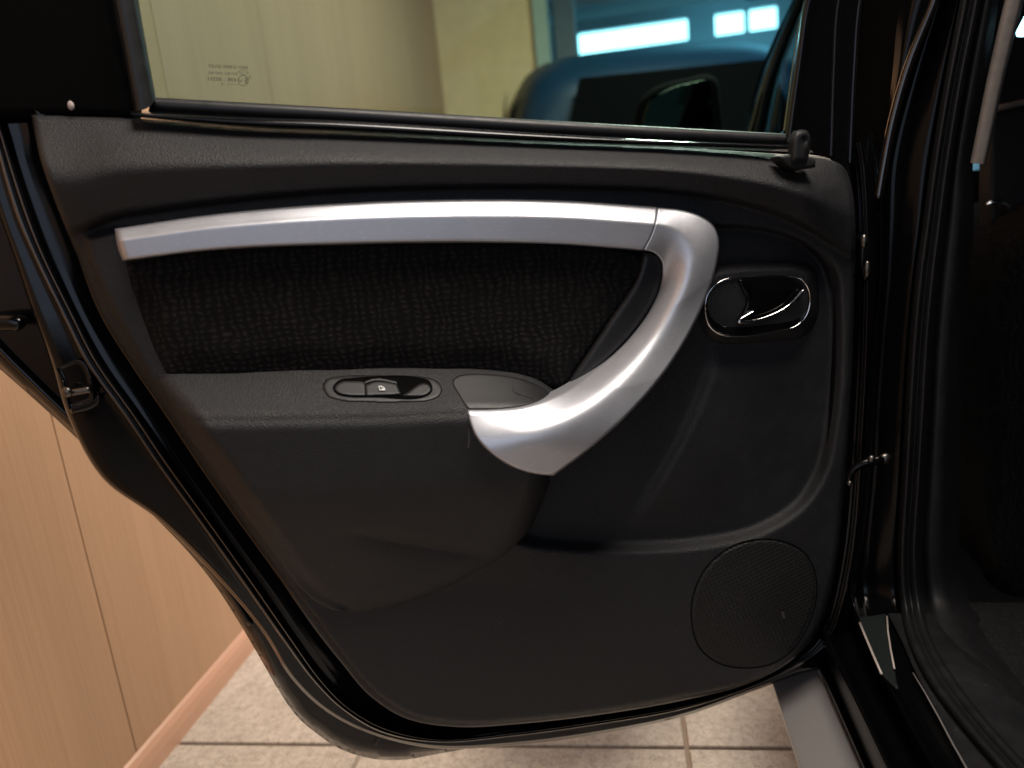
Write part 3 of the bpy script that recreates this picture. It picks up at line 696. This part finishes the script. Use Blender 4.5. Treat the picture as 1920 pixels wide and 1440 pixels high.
# --- window marking, seen from inside and so mirrored
def marking():
    V = []; Fc = []
    def text(s, u_right, v_base, width, height, slope=.0):
        cu = bpy.data.curves.new('t', 'FONT'); cu.body = s; cu.size = 1; cu.resolution_u = 2
        ob = bpy.data.objects.new('t', cu); COL.objects.link(ob)
        dg = bpy.context.evaluated_depsgraph_get(); me = ob.evaluated_get(dg).to_mesh()
        co = np.array([v.co[:] for v in me.vertices]); fs = [tuple(p.vertices) for p in me.polygons]; ob.evaluated_get(dg).to_mesh_clear()
        bpy.data.objects.remove(ob); bpy.data.curves.remove(cu)
        x0, x1 = co[:, 0].min(), co[:, 0].max(); y0, y1 = co[:, 1].min(), co[:, 1].max()
        b = len(V)
        for x, y, _ in co:
            tx = (x-x0)/(x1-x0)*width; V.append((u_right-tx, v_base-(y-y0)/(y1-y0)*height-tx*slope))
        Fc.extend(tuple(b+i for i in f) for f in fs)
    text('SAINT-GOBAIN SEKURIT', 465, 130, 75, 6.2, .045)
    text('DOT876  M297 AS2', 444.5, 141, 54, 4.6, .045)
    text('43R - 00351', 444, 153.5, 54, 7.0, .045)
    text('E', 463, 156, 5, 9.5); text('20', 454.5, 154, 7, 5)
    text('V', 470.5, 148.5, 4.4, 6.8); text('0', 418, 160, 3, 5); text('........', 445, 159.5, 20, 1.3, .03)
    text('AS', 457, 137.5, 6, 2.8)
    def ring(c, r, w, n=36):
        b = len(V)
        for k in range(n):
            t = 2*math.pi*k/n
            V.append((c[0]+(r-w/2)*math.cos(t), c[1]+(r-w/2)*math.sin(t))); V.append((c[0]+(r+w/2)*math.cos(t), c[1]+(r+w/2)*math.sin(t)))
        Fc.extend((b+2*k, b+2*k+1, b+(2*k+3) % (2*n), b+(2*k+2) % (2*n)) for k in range(n))
    ring((456, 151), 9.6, 1.0)
    dm = [(446, 135), (456, 130.5), (466, 136), (456, 140.5)]
    for i in range(4):
        s = seg(dm[i], dm[(i+1) % 4], .7); b = len(V); V.extend(s); Fc.append((b, b+1, b+2, b+3))
    A = np.array(V); return link('glass_marking', mesh('glass_marking', D(A[:, 0], A[:, 1], .0292), Fc), MARK, door, False)
marking()

# ------------------------------------------------------------------ body side, pillar and sill
def part(o): return o
PV = [-120, 0, 150, 305, 420, 520, 640, 763, 900, 1053, 1120, 1187, 1263, 1360, 1440, 1540]
def col(us): return ext([(u, v) for u, v in zip(us, PV)])
def lerpcol(a, b, t): return [(p[0]*(1-t)+q[0]*t, p[1]) for p, q in zip(a, b)]
P0 = col([1735, 1690, 1672, 1655, 1650, 1648, 1634, 1621, 1612, 1591, 1590, 1613, 1650, 1700, 1745, 1800])
P1 = col([1785, 1750, 1697, 1655, 1652, 1651, 1640, 1630, 1622, 1603, 1603, 1625, 1660, 1712, 1757, 1812])
S0 = col([1820, 1800, 1771, 1745, 1730, 1716, 1705, 1697, 1690, 1682, 1685, 1697, 1730, 1800, 1868, 1950])
S1 = col([1858, 1838, 1808, 1783, 1768, 1756, 1745, 1738, 1730, 1722, 1728, 1745, 1787, 1862, 1935, 2020])
S2 = col([1880, 1858, 1832, 1806, 1800, 1790, 1780, 1774, 1768, 1766, 1776, 1800, 1850, 1930, 2005, 2095])
def WS(u, v, y):                            # upright until it reaches the sill, then turned along it
    yq = np.where(np.asarray(v) > 900, ZP(u, v, .402)[..., 1] + (y-.15)*.6, 10.)
    k = .02
    return W(u, v, np.minimum(y, yq) - k*np.log1p(np.exp(-np.abs(y-yq)/k)) + k*0)
PO1 = [(u-(26 if v < 1100 else 8), v) for u, v in P0]; PO2 = [(u-(120 if v < 1000 else 14), v) for u, v in P0]
body = loft('b_pillar', [(P0, .16), (lerpcol(P0, P1, .5), .145), (P1, .15), (lerpcol(P1, S0, .15), .185), (lerpcol(P1, S0, .55), .175), (lerpcol(P1, S0, .9), .165), (S0, .17), (S1, .20)],
       DIMPAINT, car, place=WS, nu=160, sub=4)
loft('pillar_gap_cover', [(PO2, .27), (PO1, .22), (lerpcol(P0, P1, .1), .20)], MATT, car, place=WS, nu=80, sub=2)  # matt black sheet added so the gap beside the pillar stays dark
link_flange = spline([(1884,-430), (1790,-120), (1752,0), (1704,120), (1673,228), (1655,320), (1646,372)], 10)
tube('pillar_flange', W(link_flange[:, 0], link_flange[:, 1], np.full(len(link_flange), .142)), .0055, FLANGE, body, 12)
loft('door_opening_seal', [(S0, .172), (lerpcol(S0, S1, .06), .135), (lerpcol(S0, S1, .30), .122), (lerpcol(S0, S1, .50), .140), (lerpcol(S0, S1, .62), .134), (lerpcol(S0, S1, .85), .128), (S1, .15), (lerpcol(S1, S2, .3), .19)], RUBBER, car, place=WS, nu=160, sub=4)
lowtrim = loft('lower_pillar_trim', [(lerpcol(S1, S2, .1), .19), (lerpcol(S1, S2, .35), .165), (lerpcol(S1, S2, .7), .16), (lerpcol(S1, S2, 1.1), .17), (lerpcol(S1, S2, 1.8), .24)], TRIM_SOFT, car, place=WS, nu=120, sub=3)
loft('upper_pillar_trim', [(ext([(1915,-120),(1884,0),(1850,150),(1819,305)]), .125), (ext([(1918,-120),(1888,0),(1854,150),(1822,306)]), .112), (ext([(1938,-120),(1906,0),(1870,150),(1838,307)]), .108), (ext([(1950,-120),(1918,0),(1881,150),(1847,308)]), .117), (ext([(1952,-120),(1920,0),(1883,150),(1849,308)]), .19)], GREY_TRIM, car, place=W, nu=40, sub=3)
# check strap between pillar and door
a = one(W, 1660, 860, .10); b = one(W, 1630, 864, .10); c = one(W, 1600, 878, .09); d = one(W, 1592, 896, .08)
cs = ball('check_strap', a, .0085, STEEL, car, (1, .7, .9))
tube('strap_arm', [one(W, u, v, .10) for u, v in ((1655,862), (1645,862), (1632,866), (1615,870), (1600,880), (1593,892), (1592,908))], .0070, DIMPAINT, cs, 10, [1, .8, 1, .8, .7, .7, .5])
ball('strap_bolt', one(W, 1634, 860, .09), .0052, STEEL, cs); ball('strap_bolt', one(W, 1593, 906, .075), .0035, STEEL, cs)
hg = relief('door_hinge', [(1612,446,1), (1622,440), (1632,452), (1634,490), (1632,520), (1622,530), (1612,500)], .10, PAINT, car, 2, 7, .008, .02, W)
ball('hinge_pin', one(W, 1620, 452, .085), .0045, STEEL, hg, (1, 1, 1.8)); ball('hinge_pin', one(W, 1626, 505, .085), .004, STEEL, hg, (1, 1, 2.6))

# sill running back past the camera
SV = [1150, 1205, 1260, 1340, 1440, 1560]
def sc(us, z): return ([(u, v) for u, v in zip(us, SV)], z)
G0 = [1405, 1423, 1440.5, 1466.6, 1499.4, 1538.6]; G1 = [1485.5, 1509.7, 1534, 1569.3, 1613.4, 1666]
def off(a, k): return [x+k for x in a]
loft('sill_guard', [sc(off(G0, -2), .235), sc(G0, .262), sc(off(G0, 7), .268), sc(mix([(g, 0) for g in G0], [(g, 0) for g in G1], .5) and [(a+b)/2 for a, b in zip(G0, G1)], .281), sc(off(G1, -5), .293), sc(G1, .290), sc(off(G1, 3), .27)], SILL_SILVER, car, place=ZP, nu=60, sub=3)
H1 = [1524, 1549, 1576, 1614, 1661, 1717]
KK = [1662, 1690, 1714, 1756, 1810, 1878]
TT = [1750, 1796, 1860, 1940, 2020, 2110]
sill = loft('sill', [sc(off(G1, 2), .285), sc(off(G1, 6), .312), sc(off(G1, 12), .316), sc(off(G1, 18), .312), sc(off(G1, 22), .325), sc(off(H1, -4), .372), sc(H1, .384), sc(off(H1, 7), .388), sc(off(H1, 14), .384), sc(off(H1, 26), .366), sc([(a+b)/2 for a, b in zip(H1, KK)], .362), sc(off(KK, -8), .37), sc(off(KK, 0), .392), sc(off(KK, 3), .392)], DIMPAINT, car, place=ZP, nu=60, sub=4)
loft('scuff_plate', [sc(off(KK, 0), .393), sc(off(KK, 2), .402), sc(off(KK, 4), .403), sc(off(KK, 8), .399), sc([(a+b)/2 for a, b in zip(KK, TT)], .405), sc(off(TT, -8), .40), sc(TT, .38), sc(off(TT, 4), .33)], TRIM_SMOOTH, car, place=ZP, nu=60, sub=3)
tube('scuff_plate_edge', [one(ZP, u, v, .4035) for u, v in ((1712,1262), (1735,1300), (1758,1341), (1785,1392), (1812,1440), (1880,1560))], .0009, SILL_SILVER, car, 6)
fz = .132
# protective film with pale edges at the pillar foot
fp = lambda u, v, d: W(u, v, d)
flm = relief('protection_film', [(1612,1160,1), (1662,1152,1), (1668,1200), (1678,1252,1), (1688,1300,1), (1655,1270,1), (1632,1220)], .136, FILM, car, 5, 4, .002, .002, WS)
tube('film_edge', [one(WS, u, v, .131) for u, v in ((1612,1168), (1622,1192), (1638,1230), (1653,1264))], .0016, FILM_EDGE, flm, 6)
tube('film_edge', [one(WS, u, v, .131) for u, v in ((1663,1156), (1665,1185), (1670,1218), (1677,1254))], .0013, FILM_EDGE, flm, 6)

# cabin: carpet, seat, far trim, roof and far side that keep it dark
relief('cabin_carpet', [(1780,1130,1), (2300,1130,1), (2500,1600,1), (1900,1600,1), (1840,1380), (1800,1250)], .34, CARPET, car, 30, 0, 0, .01, ZP)
seat = relief('front_seat', [(1850,1110), (1840,900), (1850,600), (1880,450), (1960,380), (2200,380), (2260,1110), (2100,1180), (1900,1170)], lambda u, v, s: .42+0*u, FABRIC, car, 14, 60, .12, .25, W)
relief('seat_rail_cover', [(1760,1100,1), (1790,1120), (1830,1150), (1860,1180), (1880,1230), (1850,1255), (1800,1250), (1770,1190)], .20, TRIM_SOFT, seat, 5, 14, .02, .03, W)
for u, v, m, r in ((1797,1163,FILM_EDGE,.0022), (1828,1163,FILM_EDGE,.0022), (1806,1172,RED,.0028)): ball('seat_switch', one(W, u, v, .195), r, m, seat)
relief('front_door_trim', [(1852,210,1), (1990,182,1), (2000,520,1), (1850,520,1)], .62, TRIM_SOFT, car, 8, 6, .01, .03, W)
a_ = spline([(1850,384), (1862,379), (1880,384), (1896,398), (1906,418)], 6)
tube('front_release_lever', W(a_[:, 0], a_[:, 1], np.full(len(a_), .60)), .006, CHROME, car, 8, list(np.concatenate([np.linspace(.5, 1.2, len(a_)//2), np.linspace(1.2, .3, len(a_)-len(a_)//2)])))
bb = [one(W, u, v, .61) for u, v in ((1858,206), (1888,199), (1922,192), (1970,182))]; tube('front_door_lip', bb, .006, GREY_TRIM, car, 8)
XB = one(W, 1655, 700, .17)[0]
box('roof', (XB+.08, -1.9, 1.56), (XB+1.25, 1.6, 1.60), PAINT, car, .015)
box('far_side', (XB+1.30, -1.9, .25), (XB+1.36, 1.6, 1.05), PAINT, car, .01)
box('cabin_bulkhead', (XB+.25, 1.25, .25), (XB+1.30, 1.30, 1.0), TRIM_SOFT, car)
box('cabin_floor', (XB+.1, -1.9, .22), (XB+1.30, 1.3, .25), TRIM_SOFT, car)
box('rear_bulkhead', (XB+.25, -1.95, .25), (XB+1.30, -1.9, 1.55), TRIM_SOFT, car)

# front door (closed) ahead of the pillar, its glass, pillar and mirror
box('front_door', (XB+.03, .30, .30), (XB+.10, 1.42, .98), PAINT, car, .02)
fdg = loft('front_pillar', [([(1395,262),(1430,140),(1488,0),(1520,-100)], 1.05), ([(1408,262),(1438,140),(1494,0),(1526,-100)], 1.0), ([(1428,262),(1455,140),(1508,0),(1546,-100)], 1.0), ([(1438,262),(1464,140),(1518,0),(1556,-100)], 1.06)], PAINT, car, place=W, nu=40, sub=3)
loft('windscreen_edge', [([(1404,212),(1424,140),(1452,70),(1486,0),(1510,-60)], 1.10), ([(1412,212),(1438,140),(1464,70),(1500,0),(1525,-60)], 1.12)], GLOSS, fdg, place=W, nu=30, sub=2)
relief('front_side_glass', [(1440,262,1), (1466,140), (1530,-60,1), (1600,-60,1), (1560,270,1)], .80, glass('smoky_side_glass', (.30, .40, .42), 1), car, 14, 0, 0, .004, W)
mir = relief('wing_mirror', [(1190,262,1), (1192,215), (1206,180), (1240,158), (1290,145), (1325,139), (1342,146), (1350,180), (1354,225), (1354,262,1), (1290,280)], 1.0, MATT, car, 3, 16, .05, .09, W)
relief('mirror_glass', [(1202,262,1), (1206,218), (1220,186), (1250,166), (1295,153), (1326,150), (1335,175), (1338,220), (1336,258,1), (1280,270)], .996, new_mat('dim_mirror', (.03, .035, .025), .03, 1), mir, 4, 0, 0, .002, W)
relief('front_cabin_lining', [(1835,UPV,1), (2150,UPV,1), (2150,22,1), (1926,22,1), (1902,68,1), (2150,68,1), (2150,215,1), (1835,225,1)], .80, RUBBER, car, 6, 6, .01, .03, W)
a = one(W, 1895, 66, YH+.06); b = one(W, 2150, 20, YH+.06)
slab('window_pane', a[0], b[0], a[2]-.4, b[2]+.8, YH-.05, .02, DAY, hw).location.xyz = -hw.location
